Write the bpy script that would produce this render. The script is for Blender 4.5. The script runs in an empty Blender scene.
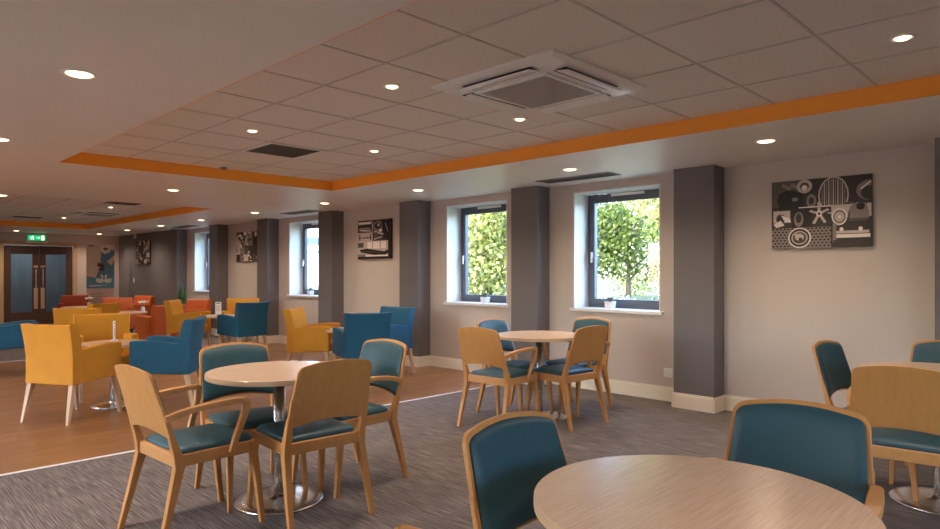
import bpy, bmesh, math, random
from mathutils import Vector, Matrix
R = math.radians
C = bpy.context.scene.collection
scn = bpy.context.scene
random.seed(7)

# ------------------------------------------------------------------ materials
def mat(name, col, rough=.6, metal=0., spec=.5, noise=0., nscale=8., stretch=(1, 1, 1), bump=0., bscale=60., coat=0.):
    m = bpy.data.materials.new(name); m.use_nodes = True
    nt = m.node_tree; b = nt.nodes['Principled BSDF']
    b.inputs['Roughness'].default_value = rough; b.inputs['Metallic'].default_value = metal
    b.inputs['Specular IOR Level'].default_value = spec
    b.inputs['Coat Weight'].default_value = coat
    b.inputs['Base Color'].default_value = (*col, 1)
    tc = nt.nodes.new('ShaderNodeTexCoord'); mp = nt.nodes.new('ShaderNodeMapping')
    mp.inputs['Scale'].default_value = stretch
    nt.links.new(tc.outputs['Object'], mp.inputs['Vector'])
    if noise:
        n = nt.nodes.new('ShaderNodeTexNoise'); n.inputs['Scale'].default_value = nscale; n.inputs['Detail'].default_value = 5
        nt.links.new(mp.outputs[0], n.inputs['Vector'])
        r = nt.nodes.new('ShaderNodeValToRGB')
        r.color_ramp.elements[0].position = .3; r.color_ramp.elements[1].position = .7
        r.color_ramp.elements[0].color = (*[c*(1-noise) for c in col], 1)
        r.color_ramp.elements[1].color = (*[min(1, c*(1+noise)) for c in col], 1)
        nt.links.new(n.outputs['Fac'], r.inputs[0]); nt.links.new(r.outputs[0], b.inputs['Base Color'])
    if bump:
        n = nt.nodes.new('ShaderNodeTexNoise'); n.inputs['Scale'].default_value = bscale; n.inputs['Detail'].default_value = 4
        nt.links.new(mp.outputs[0], n.inputs['Vector'])
        bp = nt.nodes.new('ShaderNodeBump'); bp.inputs['Strength'].default_value = bump; bp.inputs['Distance'].default_value = .01
        nt.links.new(n.outputs['Fac'], bp.inputs['Height']); nt.links.new(bp.outputs[0], b.inputs['Normal'])
    return m

def srgb(r, g, b):
    f = lambda c: (c/255/12.92) if c/255 <= .04045 else ((c/255+.055)/1.055)**2.4
    return (f(r), f(g), f(b))

def emit(name, col, s):
    m = bpy.data.materials.new(name); m.use_nodes = True
    b = m.node_tree.nodes['Principled BSDF']
    b.inputs['Base Color'].default_value = (*col, 1)
    b.inputs['Emission Color'].default_value = (*col, 1); b.inputs['Emission Strength'].default_value = s
    return m

M = {}
M['wall'] = mat('wall_paint', srgb(200, 187, 178), .75, bump=.02, bscale=120)
M['white'] = mat('white_paint', srgb(232, 230, 226), .5)
M['ceil'] = mat('ceiling_paint', srgb(236, 231, 225), .45, noise=.02, nscale=2, bump=.015, bscale=30)
M['pier'] = mat('grey_paint', srgb(112, 107, 108), .65, bump=.02, bscale=120)
M['orange'] = mat('orange_paint', srgb(255, 164, 50), .55)
M['skirt'] = mat('skirting_gloss', srgb(236, 226, 208), .35)
M['tbar'] = mat('ceiling_grid', srgb(204, 196, 188), .5)
M['plastic'] = mat('white_plastic', srgb(238, 236, 232), .35)
M['grille'] = mat('grille_grey', srgb(140, 132, 126), .5)
M['dark'] = mat('dark_void', srgb(38, 34, 32), .7)
M['chrome'] = mat('chrome', (.70, .69, .67), .26, 1.0)
M['frame'] = mat('window_metal', srgb(86, 92, 102), .4)
M['teal'] = mat('teal_leather', srgb(42, 80, 90), .42, bump=.03, bscale=250, noise=.06, nscale=4)
M['yellow'] = mat('yellow_fabric', srgb(202, 136, 20), .75, noise=.07, nscale=5, bump=.06, bscale=350)
M['bluefab'] = mat('teal_fabric', srgb(18, 86, 114), .72, noise=.08, nscale=5, bump=.06, bscale=350)
M['orangefab'] = mat('orange_fabric', srgb(202, 98, 38), .7, noise=.08, nscale=5, bump=.05, bscale=350)
M['orangefab_shade'] = mat('orange_fabric_shade', srgb(156, 60, 24), .7, noise=.08, nscale=5, bump=.05, bscale=350)  # orange fabric darkened: shade on the far chair put into the colour
M['beech'] = mat('beech_wood', srgb(198, 142, 82), .38, noise=.06, nscale=7, stretch=(6, 6, .6), spec=.4)
M['beech_edge'] = mat('beech_bent', srgb(200, 146, 88), .35, noise=.08, nscale=7, stretch=(6, .8, 6))
M['lime'] = mat('limed_wood', srgb(202, 170, 132), .5, noise=.07, nscale=7, stretch=(6, 6, .6))
M['darkleg'] = mat('dark_leg', srgb(52, 38, 30), .5)
M['doorwood'] = mat('door_wood', srgb(84, 56, 44), .45, noise=.12, nscale=6, stretch=(6, 6, .5))
M['archi'] = mat('architrave_wood', srgb(196, 160, 122), .5, noise=.05, nscale=5, stretch=(6, 6, .5))
M['plate'] = mat('push_plate', srgb(190, 160, 130), .35, .3)
M['pot'] = mat('white_ceramic', srgb(235, 232, 228), .3)
M['potdark'] = mat('grey_planter', srgb(110, 106, 100), .5)
M['leafgrey'] = mat('grey_green_leaf', srgb(110, 122, 108), .6)
M['snake'] = mat('snake_leaf', srgb(66, 104, 52), .45, noise=.35, nscale=14, stretch=(1, 1, 3))
M['petal'] = mat('white_petal', srgb(245, 240, 232), .6)
M['brick'] = mat('pale_render', srgb(226, 222, 214), .8)
M['bluefascia'] = mat('blue_fascia', srgb(40, 84, 150), .5)
M['fence'] = mat('fence_metal', srgb(112, 124, 138), .5)
M['stone'] = mat('pale_stone', srgb(150, 142, 128), .85, noise=.25, nscale=4)
M['bark'] = mat('bark', srgb(92, 76, 60), .9, noise=.3, nscale=10)
M['corridor'] = mat('corridor_paint', srgb(150, 156, 160), .7)
def lens_mat():
    m = bpy.data.materials.new('lamp_lens'); m.use_nodes = True; nt = m.node_tree; b = nt.nodes['Principled BSDF']
    tc = nt.nodes.new('ShaderNodeTexCoord'); l = nt.nodes.new('ShaderNodeVectorMath'); l.operation = 'LENGTH'
    nt.links.new(tc.outputs['Generated'], l.inputs[0])
    sb = nt.nodes.new('ShaderNodeVectorMath'); sb.operation = 'SUBTRACT'; sb.inputs[1].default_value = (.5, .5, .5)
    nt.links.new(tc.outputs['Generated'], sb.inputs[0]); nt.links.new(sb.outputs[0], l.inputs[0])
    r = nt.nodes.new('ShaderNodeValToRGB'); e = r.color_ramp.elements
    e[0].position = .34; e[0].color = (1, .72, .42, 1); e[1].position = .7; e[1].color = (.16, .055, .018, 1)
    nt.links.new(l.outputs['Value'], r.inputs[0]); nt.links.new(r.outputs[0], b.inputs['Emission Color'])
    b.inputs['Emission Strength'].default_value = 7
    return m
M['lens'] = lens_mat()
M['ink'] = [mat('ink_%s' % n, srgb(*c), .55) for n, c in
            (('black', (24, 20, 19)), ('soot', (52, 45, 42)), ('umber', (88, 78, 72)), ('grey', (140, 127, 118)), ('ash', (204, 190, 180)), ('paper', (244, 234, 226)))]

def wood_floor():
    m = mat('vinyl_planks', (.3, .2, .1), .34, spec=.45); nt = m.node_tree; b = nt.nodes['Principled BSDF']
    tc = nt.nodes.new('ShaderNodeTexCoord')
    mp = nt.nodes.new('ShaderNodeMapping'); mp.inputs['Rotation'].default_value = (0, 0, R(90))
    nt.links.new(tc.outputs['Object'], mp.inputs[0])
    br = nt.nodes.new('ShaderNodeTexBrick')
    br.inputs['Color1'].default_value = (*srgb(152, 108, 70), 1); br.inputs['Color2'].default_value = (*srgb(132, 90, 56), 1)
    br.inputs['Mortar'].default_value = (*srgb(92, 60, 40), 1)
    br.inputs['Scale'].default_value = 1; br.inputs['Mortar Size'].default_value = .002
    br.inputs['Brick Width'].default_value = 1.2; br.inputs['Row Height'].default_value = .16
    nt.links.new(mp.outputs[0], br.inputs['Vector'])
    m2 = nt.nodes.new('ShaderNodeMapping'); m2.inputs['Scale'].default_value = (14, .9, 1)
    nt.links.new(tc.outputs['Object'], m2.inputs[0])
    n = nt.nodes.new('ShaderNodeTexNoise'); n.inputs['Scale'].default_value = 2.2; n.inputs['Detail'].default_value = 6
    nt.links.new(m2.outputs[0], n.inputs['Vector'])
    r = nt.nodes.new('ShaderNodeValToRGB'); r.color_ramp.elements[0].position = .3; r.color_ramp.elements[1].position = .72
    r.color_ramp.elements[0].color = (.6, .58, .56, 1); r.color_ramp.elements[1].color = (1.25, 1.23, 1.2, 1)
    nt.links.new(n.outputs['Fac'], r.inputs[0])
    mx = nt.nodes.new('ShaderNodeMix'); mx.data_type = 'RGBA'; mx.blend_type = 'MULTIPLY'; mx.inputs['Factor'].default_value = 1
    nt.links.new(br.outputs['Color'], mx.inputs[6]); nt.links.new(r.outputs[0], mx.inputs[7])
    nt.links.new(mx.outputs[2], b.inputs['Base Color'])
    return m
M['woodfloor'] = wood_floor()

def carpet():
    m = mat('striped_carpet', (.2, .2, .2), .95, spec=.15); nt = m.node_tree; b = nt.nodes['Principled BSDF']
    tc = nt.nodes.new('ShaderNodeTexCoord')
    mp = nt.nodes.new('ShaderNodeMapping'); mp.inputs['Scale'].default_value = (2.6, 105, 1)
    nt.links.new(tc.outputs['Object'], mp.inputs[0])
    n = nt.nodes.new('ShaderNodeTexNoise'); n.inputs['Scale'].default_value = 1.6; n.inputs['Detail'].default_value = 4; n.inputs['Roughness'].default_value = .6
    nt.links.new(mp.outputs[0], n.inputs['Vector'])
    r = nt.nodes.new('ShaderNodeValToRGB'); e = r.color_ramp.elements
    e[0].position = .36; e[1].position = .66
    e[0].color = (*srgb(82, 75, 73), 1); e[1].color = (*srgb(150, 139, 132), 1)
    x = e.new(.5); x.color = (*srgb(108, 100, 96), 1)
    nt.links.new(n.outputs['Fac'], r.inputs[0]); nt.links.new(r.outputs[0], b.inputs['Base Color'])
    bp = nt.nodes.new('ShaderNodeBump'); bp.inputs['Strength'].default_value = .25; bp.inputs['Distance'].default_value = .004
    nt.links.new(n.outputs['Fac'], bp.inputs['Height']); nt.links.new(bp.outputs[0], b.inputs['Normal'])
    return m
M['carpet'] = carpet()

def tabletop():
    m = mat('oak_laminate', (.5, .4, .3), .24, spec=.9); nt = m.node_tree; b = nt.nodes['Principled BSDF']
    tc = nt.nodes.new('ShaderNodeTexCoord')
    mp = nt.nodes.new('ShaderNodeMapping'); mp.inputs['Scale'].default_value = (60, 2.6, 1); mp.inputs['Rotation'].default_value = (0, 0, R(24))
    nt.links.new(tc.outputs['Object'], mp.inputs[0])
    n = nt.nodes.new('ShaderNodeTexNoise'); n.inputs['Scale'].default_value = 2.4; n.inputs['Detail'].default_value = 5; n.inputs['Distortion'].default_value = .4
    nt.links.new(mp.outputs[0], n.inputs['Vector'])
    r = nt.nodes.new('ShaderNodeValToRGB'); e = r.color_ramp.elements
    e[0].position = .28; e[1].position = .72
    e[0].color = (*srgb(216, 182, 152), 1); e[1].color = (*srgb(232, 202, 174), 1)
    nt.links.new(n.outputs['Fac'], r.inputs[0]); nt.links.new(r.outputs[0], b.inputs['Base Color'])
    return m
M['top'] = tabletop()
M['topedge'] = mat('oak_edge', srgb(220, 188, 150), .4)

def tile_mat():
    return mat('mineral_tile', srgb(232, 224, 216), .85, noise=.07, nscale=90, bump=.15, bscale=220)
M['tile'] = tile_mat()

def glass_mat(name, tint, gl):
    m = bpy.data.materials.new(name); m.use_nodes = True; nt = m.node_tree; nt.nodes.remove(nt.nodes['Principled BSDF'])
    t = nt.nodes.new('ShaderNodeBsdfTransparent'); t.inputs[0].default_value = (*tint, 1)
    g = nt.nodes.new('ShaderNodeBsdfGlossy'); g.inputs['Roughness'].default_value = .02
    lw = nt.nodes.new('ShaderNodeLayerWeight'); lw.inputs[0].default_value = .5
    p = nt.nodes.new('ShaderNodeMath'); p.operation = 'POWER'; p.inputs[1].default_value = 5; nt.links.new(lw.outputs['Facing'], p.inputs[0])
    f = nt.nodes.new('ShaderNodeMath'); f.operation = 'MULTIPLY_ADD'; f.inputs[1].default_value = .9; f.inputs[2].default_value = .03; nt.links.new(p.outputs[0], f.inputs[0])
    x = nt.nodes.new('ShaderNodeMixShader'); nt.links.new(f.outputs[0], x.inputs[0])
    nt.links.new(t.outputs[0], x.inputs[1]); nt.links.new(g.outputs[0], x.inputs[2])
    nt.links.new(x.outputs[0], nt.nodes['Material Output'].inputs[0])
    return m
M['glass'] = glass_mat('clear_glass', (.96, .98, .98), .1)
M['doorglass'] = glass_mat('tinted_glass', (.66, .73, .78), .1)

def leaf_mat(name, c1, c2):
    m = bpy.data.materials.new(name); m.use_nodes = True; nt = m.node_tree
    b = nt.nodes['Principled BSDF']; b.inputs['Roughness'].default_value = .6
    oi = nt.nodes.new('ShaderNodeNewGeometry'); r = nt.nodes.new('ShaderNodeValToRGB')
    r.color_ramp.elements[0].color = (*c1, 1); r.color_ramp.elements[1].color = (*c2, 1)
    nt.links.new(oi.outputs['Random Per Island'], r.inputs[0])
    nt.links.new(r.outputs[0], b.inputs['Base Color'])
    t = nt.nodes.new('ShaderNodeBsdfTranslucent'); nt.links.new(r.outputs[0], t.inputs[0])
    x = nt.nodes.new('ShaderNodeMixShader'); x.inputs[0].default_value = .45
    nt.links.new(b.outputs[0], x.inputs[1]); nt.links.new(t.outputs[0], x.inputs[2])
    nt.links.new(x.outputs[0], nt.nodes['Material Output'].inputs[0])
    return m
M['leafA'] = leaf_mat('bright_leaf', srgb(56, 72, 24), srgb(196, 192, 108))
M['leafB'] = leaf_mat('green_leaf', srgb(44, 64, 22), srgb(116, 128, 50))
M['leafC'] = leaf_mat('flower_leaf', srgb(76, 92, 56), srgb(190, 190, 176))
M['grass'] = mat('grass', srgb(84, 98, 58), .9, noise=.35, nscale=3)

# ------------------------------------------------------------------ mesh helpers
def link(name, bm, m=None, parent=None, smooth=False, bevel=0., seg=2, loc=None):
    me = bpy.data.meshes.new(name)
    bmesh.ops.recalc_face_normals(bm, faces=bm.faces[:])
    bm.to_mesh(me); bm.free()
    for x in (m if isinstance(m, list) else [m]):
        if x: me.materials.append(x)
    if smooth:
        for p in me.polygons: p.use_smooth = True
    o = bpy.data.objects.new(name, me); C.objects.link(o)
    if parent: o.parent = parent
    if loc: o.location = loc
    if bevel:
        b = o.modifiers.new('Bevel', 'BEVEL'); b.width = bevel; b.segments = seg; b.limit_method = 'ANGLE'; b.angle_limit = R(35)
        b.use_clamp_overlap = True
        if smooth is False:
            for p in me.polygons: p.use_smooth = True
            b.harden_normals = True
    return o

def quad(bm, vs, mi=0):
    f = bm.faces.new([bm.verts.new(v) for v in vs]); f.material_index = mi; return f

def box(bm, x0, x1, y0, y1, z0, z1, mi=0):
    v = [bm.verts.new(p) for p in ((x0, y0, z0), (x1, y0, z0), (x1, y1, z0), (x0, y1, z0), (x0, y0, z1), (x1, y0, z1), (x1, y1, z1), (x0, y1, z1))]
    for f in ((0, 3, 2, 1), (4, 5, 6, 7), (0, 1, 5, 4), (1, 2, 6, 5), (2, 3, 7, 6), (3, 0, 4, 7)):
        bm.faces.new([v[i] for i in f]).material_index = mi

def loft(bm, rings, caps=True, closed=True, mi=0):
    rs = [[bm.verts.new(p) for p in r] for r in rings]
    n = len(rs[0])
    for a, b in zip(rs, rs[1:]):
        for i in range(n if closed else n-1):
            bm.faces.new((a[i], a[(i+1) % n], b[(i+1) % n], b[i])).material_index = mi
    if caps:
        bm.faces.new(rs[0][::-1]).material_index = mi; bm.faces.new(rs[-1]).material_index = mi

def rect(c, hx, hy, z=None):
    x, y, zz = c
    return [(x-hx, y-hy, zz), (x+hx, y-hy, zz), (x+hx, y+hy, zz), (x-hx, y+hy, zz)]

def lathe(bm, prof, n=32, c=(0, 0), mi=0):
    rs = []
    for r, z in prof:
        rs.append([(c[0]+max(r, 1e-4)*math.cos(2*math.pi*i/n), c[1]+max(r, 1e-4)*math.sin(2*math.pi*i/n), z) for i in range(n)])
    loft(bm, rs, True, True, mi)

def sweep(bm, path, sizes):
    """rectangular section swept along a path in space; sizes are (side, up) half sizes"""
    rings = []
    P = [Vector(p) for p in path]
    for i, p in enumerate(P):
        t = (P[min(i+1, len(P)-1)]-P[max(i-1, 0)]).normalized()
        s = Vector((1, 0, 0)); s = (s-t*s.dot(t)).normalized(); u = t.cross(s)
        a, b = sizes[i]
        rings.append([p-s*a-u*b, p+s*a-u*b, p+s*a+u*b, p-s*a+u*b])
    loft(bm, rings)

def empty(name, loc=(0, 0, 0), rz=0):
    o = bpy.data.objects.new(name, None); C.objects.link(o); o.empty_display_size = .1
    o.location = loc; o.rotation_euler = (0, 0, R(rz)); return o

def tag(o, label, cat, group=None):
    o['label'] = label; o['category'] = cat
    if group: o['group'] = group
    return o

def struct(o):
    o['kind'] = 'structure'; return o

def dup(root, loc, rz, label, group=None, mats=None):
    r = root.copy(); C.objects.link(r); r.location = loc; r.rotation_euler = (0, 0, R(rz)); r['label'] = label
    if group: r['group'] = group
    def rec(src, dst):
        for ch in list(src.children):
            c = ch.copy(); C.objects.link(c); c.parent = dst
            if mats and c.type == 'MESH' and ch.data.materials and ch.data.materials[0] in mats:
                key = (ch.data.name, mats[ch.data.materials[0]].name)
                if key not in MC:
                    MC[key] = ch.data.copy(); MC[key].materials[0] = mats[ch.data.materials[0]]
                c.data = MC[key]
            rec(ch, c)
    rec(root, r)
    return r
MC = {}

# ------------------------------------------------------------------ room
H = 2.445; HT = 2.565; YW = 6.46; YF = 6.22; XL = -20.4; XR = 3.2; YN = -3.0; XS = -5.38; XS2 = -12.2
def floor_piece(name, x0, x1, m):
    bm = bmesh.new(); box(bm, x0, x1, YN, YW, -.1, 0); return struct(link(name, bm, m))
floor_piece('floor', XS, XR, M['carpet']); floor_piece('floor', XS2, XS, M['woodfloor']); floor_piece('floor', XL, XS2, M['carpet'])
for i, x in enumerate((XS, XS2)):
    bm = bmesh.new(); box(bm, x-.016, x+.016, YN, YW, -.002, .004)
    struct(link('trim_%d' % (i+1), bm, M['white'], bevel=.003))

# window openings
WIN = [(-4.61, -3.47), (-6.85, -5.68), (-11.27, -10.12), (-15.69, -14.54)]
SZ0, SZ1 = .93, 2.35
bm = bmesh.new()
xs = XR
for a, b in WIN:
    box(bm, b, xs, YW, YW+.36, 0, 2.8); box(bm, a, b, YW, YW+.36, 0, SZ0); box(bm, a, b, YW, YW+.36, SZ1, 2.8); xs = a
box(bm, XL, xs, YW, YW+.36, 0, 2.8)
struct(link('wall_back', bm, M['wall']))
RA, RB = .6, 2.4
bm = bmesh.new(); box(bm, XR, XR+.2, YN-.2, RA, 0, 2.8); box(bm, XR, XR+.2, RB, YW+.36, 0, 2.8); box(bm, XR, XR+.2, RA, RB, 0, .9); box(bm, XR, XR+.2, RA, RB, 2.3, 2.8)
struct(link('wall_right', bm, M['wall']))
w = struct(empty('window_9')); bm = bmesh.new()  # invented window out of view, added to brighten the near end
box(bm, XR+.1, XR+.16, RA, RA+.07, .9, 2.3); box(bm, XR+.1, XR+.16, RB-.07, RB, .9, 2.3); box(bm, XR+.1, XR+.16, RA+.07, RB-.07, .9, .97); box(bm, XR+.1, XR+.16, RA+.07, RB-.07, 2.23, 2.3)
link('window_frame', bm, M['frame'], w)
bm = bmesh.new(); box(bm, XR+.12, XR+.126, RA+.06, RB-.06, .96, 2.24); link('window_pane', bm, M['glass'], w)
FILL_WIN = [(-5.0, -3.6), (-9.4, -8.0)]  # unseen windows behind the camera, added for fill light
bm = bmesh.new(); xs = XR+.2
for a, b in FILL_WIN:
    box(bm, b, xs, YN-.2, YN, 0, 2.8); box(bm, a, b, YN-.2, YN, 0, .9); box(bm, a, b, YN-.2, YN, 2.3, 2.8); xs = a
box(bm, XL-.2, xs, YN-.2, YN, 0, 2.8); struct(link('wall_front', bm, M['wall']))
for i, (a, b) in enumerate(FILL_WIN):  # added fill windows, numbered after the real ones
    w = struct(empty('window_%d' % (i+5))); bm = bmesh.new()
    box(bm, a, a+.07, YN-.15, YN-.09, .9, 2.3); box(bm, b-.07, b, YN-.15, YN-.09, .9, 2.3); box(bm, a+.07, b-.07, YN-.15, YN-.09, .9, .97); box(bm, a+.07, b-.07, YN-.15, YN-.09, 2.23, 2.3)
    link('window_frame', bm, M['frame'], w)
    bm = bmesh.new(); box(bm, a+.06, b-.06, YN-.125, YN-.12, .96, 2.24); link('window_pane', bm, M['glass'], w)
bm = bmesh.new(); quad(bm, [(-60, -40, -.05), (20, -40, -.05), (20, YN-.2, -.05), (-60, YN-.2, -.05)]); struct(link('ground_terrace', bm, M['stone']))
DY0, DY1, DZ = 3.45, 5.07, 2.13
bm = bmesh.new()
box(bm, XL-.2, XL, YN, DY0, 0, 2.8); box(bm, XL-.2, XL, DY1, YW+.36, 0, 2.8); box(bm, XL-.2, XL, DY0, DY1, DZ, 2.8)
struct(link('wall_left', bm, M['wall']))

PW = .425
PX = [-.98+.0, -3.19, -5.40, -7.63, -9.87, -12.10, -14.32]
for x in PX:
    bm = bmesh.new(); box(bm, x, x+PW, YF, YW, 0, H); struct(link('wall_pier', bm, M['pier']))
bm = bmesh.new(); box(bm, XL, -16.16, YF, YW, 0, H); struct(link('wall_pier', bm, M['pier']))

# skirting following wall and piers
def skirt(name, runs):
    bm = bmesh.new()
    for x0, x1, y0, y1 in runs:
        box(bm, x0, x1, y0, y1, 0, .135)
        ins = .008
        box(bm, x0+(ins if x1-x0 < .05 else 0), x1-(0 if x1-x0 < .05 else 0), y0+(ins if y1-y0 < .05 else 0), y1, .135, .155)
    return struct(link(name, bm, M['skirt'], bevel=.004))
t = .018
runs = []
xs = XR
for x in PX:
    runs += [(x+PW+t, xs, YW-t, YW), (x+PW, x+PW+t, YF-t, YW), (x, x+PW, YF-t, YF), (x-t, x, YF-t, YW)]
    xs = x-t
runs += [(-16.16+t, xs, YW-t, YW), (-16.16, -16.16+t, YF-t, YW), (XL, -16.16, YF-t, YF)]
skirt('baseboard_back', runs)
skirt('baseboard_left', [(XL, XL+t, YN, DY0-.12), (XL, XL+t, DY1+.12, YF-t)])

# ceiling: soffit with two recesses
REC = [(-7.18, .195, 1.66, 4.73), (-17.75, -10.58, 1.66, 4.68)]
bm = bmesh.new()
def slab(x0, x1, y0, y1): box(bm, x0, x1, y0, y1, H, H+.10)
(a0, a1, b0, b1), (c0, c1, d0, d1) = REC
slab(XL, XR, YN, 1.66); slab(a0, a1, b1, YW); slab(c0, c1, d1, YW)
slab(a1, XR, 1.66, YW); slab(c1, a0, 1.66, YW); slab(XL, c0, 1.66, YW)
struct(link('ceiling', bm, M['ceil']))
for i, (x0, x1, y0, y1) in enumerate(REC):
    bm = bmesh.new(); e = .003
    box(bm, x0, x1, y1-e, y1, H-.001, HT); box(bm, x0, x0+e, y0, y1-e, H-.001, HT)
    box(bm, x0, x1, y0, y0+e, H-.001, HT); box(bm, x1-e, x1, y0+e, y1-e, H-.001, HT)
    struct(link('trim_%d' % (i+3), bm, M['orange']))
    bm = bmesh.new(); box(bm, x0-.1, x1+.1, y0-.1, y1+.1, HT, HT+.08)
    struct(link('ceiling', bm, M['tile']))
    bm = bmesh.new(); h = .007
    X = -4.145 if i == 0 else -14.2
    k = -30
    while k < 30:
        x = X+.62*k
        if x0+.05 < x < x1-.05: box(bm, x-h, x+h, y0+e, y1-e, HT-.004, HT+.002)
        k += 1
    y = 2.27
    while y < y1-.1:
        box(bm, x0+e, x1-e, y-h, y+h, HT-.0045, HT+.002); y += .62
    struct(link('trim_%d' % (i+5), bm, M['tbar']))
bm = bmesh.new(); box(bm, XL-.3, XR+.3, YN-.3, YW+.45, 2.8, 2.95); struct(link('ceiling', bm, M['stone']))

# windows
POTS = [(-4.18, 'by the window next to the dining table, white pot'), (-6.18, ''), (-10.69, '')]
for i, (a, b) in enumerate(WIN):
    w = struct(empty('window_%d' % (i+1), (0, 0, 0)))
    y0 = YW+.29; y1 = y0+.06; z0 = SZ0+.03
    bm = bmesh.new(); e = .012
    box(bm, a, a+e, YW, y0, z0, SZ1); box(bm, b-e, b, YW, y0, z0, SZ1); box(bm, a+e, b-e, YW, y0, SZ1-e, SZ1)
    link('window_reveal', bm, M['white'], w)
    bm = bmesh.new(); box(bm, a-.04, b+.04, YW-.035, YW, SZ0-.005, z0); box(bm, a, b, YW, y0+.01, SZ0, z0)
    link('window_sill', bm, M['white'], w, bevel=.004)
    bm = bmesh.new(); f = .055
    A, B, Z0, Z1 = a+e, b-e, z0, SZ1-e
    def ring(A, B, Z0, Z1, f, ya, yb):
        box(bm, A, A+f, ya, yb, Z0, Z1); box(bm, B-f, B, ya, yb, Z0, Z1)
        box(bm, A+f, B-f, ya, yb, Z0, Z0+f); box(bm, A+f, B-f, ya, yb, Z1-f, Z1)
    ring(A, B, Z0, Z1, f, y0, y1)
    link('window_frame', bm, M['frame'], w, bevel=.004)
    bm = bmesh.new(); ring(A+f-.01, B-f+.01, Z0+f-.01, Z1-f+.01, .06, y0-.018, y1-.015)
    link('window_sash', bm, M['frame'], w, bevel=.004)
    bm = bmesh.new(); box(bm, A+f+.03, B-f-.03, y0+.012, y0+.018, Z0+f+.03, Z1-f-.03)
    link('window_pane', bm, M['glass'], w)
    bm = bmesh.new(); hz = (Z0+Z1)/2-.05
    box(bm, A+f+.012, A+f+.032, y0-.03, y0-.018, hz-.04, hz+.04); box(bm, A+f+.012, A+f+.03, y0-.052, y0-.03, hz-.09, hz+.03)
    link('window_handle', bm, M['plastic'], w, bevel=.003)
    bm = bmesh.new(); m = (A+B)/2; box(bm, m-.22, m+.22, y0-.022, y0, Z1-.04, Z1-.008)
    link('trickle_vent', bm, M['plastic'], w, bevel=.004)

# entrance doors at the far end
d = struct(empty('door_1', (XL, 0, 0)))
bm = bmesh.new(); aw = .085
box(bm, -.0, .025, DY0-aw, DY0+.02, 0, DZ+aw); box(bm, 0, .025, DY1-.02, DY1+aw, 0, DZ+aw); box(bm, 0, .025, DY0+.02, DY1-.02, DZ-.02, DZ+aw)
link('door_architrave', bm, M['archi'], d, bevel=.005)
mid = (DY0+DY1)/2
for s in (-1, 1):
    ya, yb = (DY0+.03, mid-.004) if s < 0 else (mid+.004, DY1-.03)
    bm = bmesh.new(); st = .15; xa, xb = -.07, -.02
    box(bm, xa, xb, ya, ya+st, .01, DZ-.03); box(bm, xa, xb, yb-st, yb, .01, DZ-.03)
    box(bm, xa, xb, ya+st, yb-st, .01, .34); box(bm, xa, xb, ya+st, yb-st, DZ-.25, DZ-.03)
    leaf = link('door_leaf', bm, M['doorwood'], d, bevel=.004)
    bm = bmesh.new(); box(bm, -.05, -.042, ya+st-.005, yb-st+.005, .335, DZ-.245); link('door_pane', bm, M['doorglass'], leaf)
    inner = yb-.075 if s < 0 else ya+.075
    bm = bmesh.new(); box(bm, -.02, -.014, inner-.045, inner+.045, .42, .98); link('push_plate', bm, M['plate'], leaf, bevel=.002)
    bm = bmesh.new(); box(bm, -.02, .0, inner-.05, inner+.05, 1.52, 1.58); link('door_sign', bm, M['plate'], leaf, bevel=.002)
    bm = bmesh.new()
    for z in (1.02, 1.42): box(bm, -.02, .03, inner-.012, inner+.012, z, z+.03)
    box(bm, .018, .04, inner-.014, inner+.014, .98, 1.48); link('door_handle', bm, M['chrome'], leaf, bevel=.004)
bm = bmesh.new()
box(bm, -.2-2.2, -.2, DY0-.6, DY0-.5, 0, 2.6); box(bm, -2.4, -.2, DY1+.5, DY1+.6, 0, 2.6); box(bm, -2.5, -2.4, DY0-.6, DY1+.6, 0, 2.6)
box(bm, -2.4, -.2, DY0-.6, DY1+.6, 2.6, 2.7); box(bm, -2.4, -.2, DY0-.6, DY1+.6, -.1, 0)
o = struct(link('wall_corridor', bm, M['corridor'], None, loc=(XL, 0, 0)))
l = bpy.data.lights.new('corridor_lamp', 'POINT'); l.energy = 30; l.color = (1, .97, .93); l.shadow_soft_size = .15
lo = bpy.data.objects.new('corridor_lamp', l); C.objects.link(lo); lo.location = (XL-1.3, mid, 2.3)

# ------------------------------------------------------------------ ceiling things
def downlight(name, label, x, y, z, r, power, lab_group='ceiling downlights'):
    t = tag(empty(name, (x, y, z)), label, 'light', lab_group)
    bm = bmesh.new()
    prof = [(r, .0), (r+.001, -.004), (r+.012, -.007), (r+.020, -.004), (r+.021, 0)]
    n = 28; rs = [[(a*math.cos(2*math.pi*i/n), a*math.sin(2*math.pi*i/n), zz) for i in range(n)] for a, zz in prof]
    loft(bm, rs, False); link('trim_ring', bm, M['plastic'], t, smooth=True)
    bm = bmesh.new(); lathe(bm, [(0, -.016), (r*.4, -.0145), (r*.75, -.010), (r*.97, -.003), (r*.97, 0)], 28); link('lens', bm, M['lens'], t, smooth=True)
    l = bpy.data.lights.new('lamp', 'SPOT'); l.energy = power; l.color = (1, .80, .63); l.spot_size = R(150); l.spot_blend = 1.; l.shadow_soft_size = r
    o = bpy.data.objects.new('lamp', l); C.objects.link(o); o.parent = t; o.location = (0, 0, -.02)
    return t
P1, P2 = 95., 55.
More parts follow.
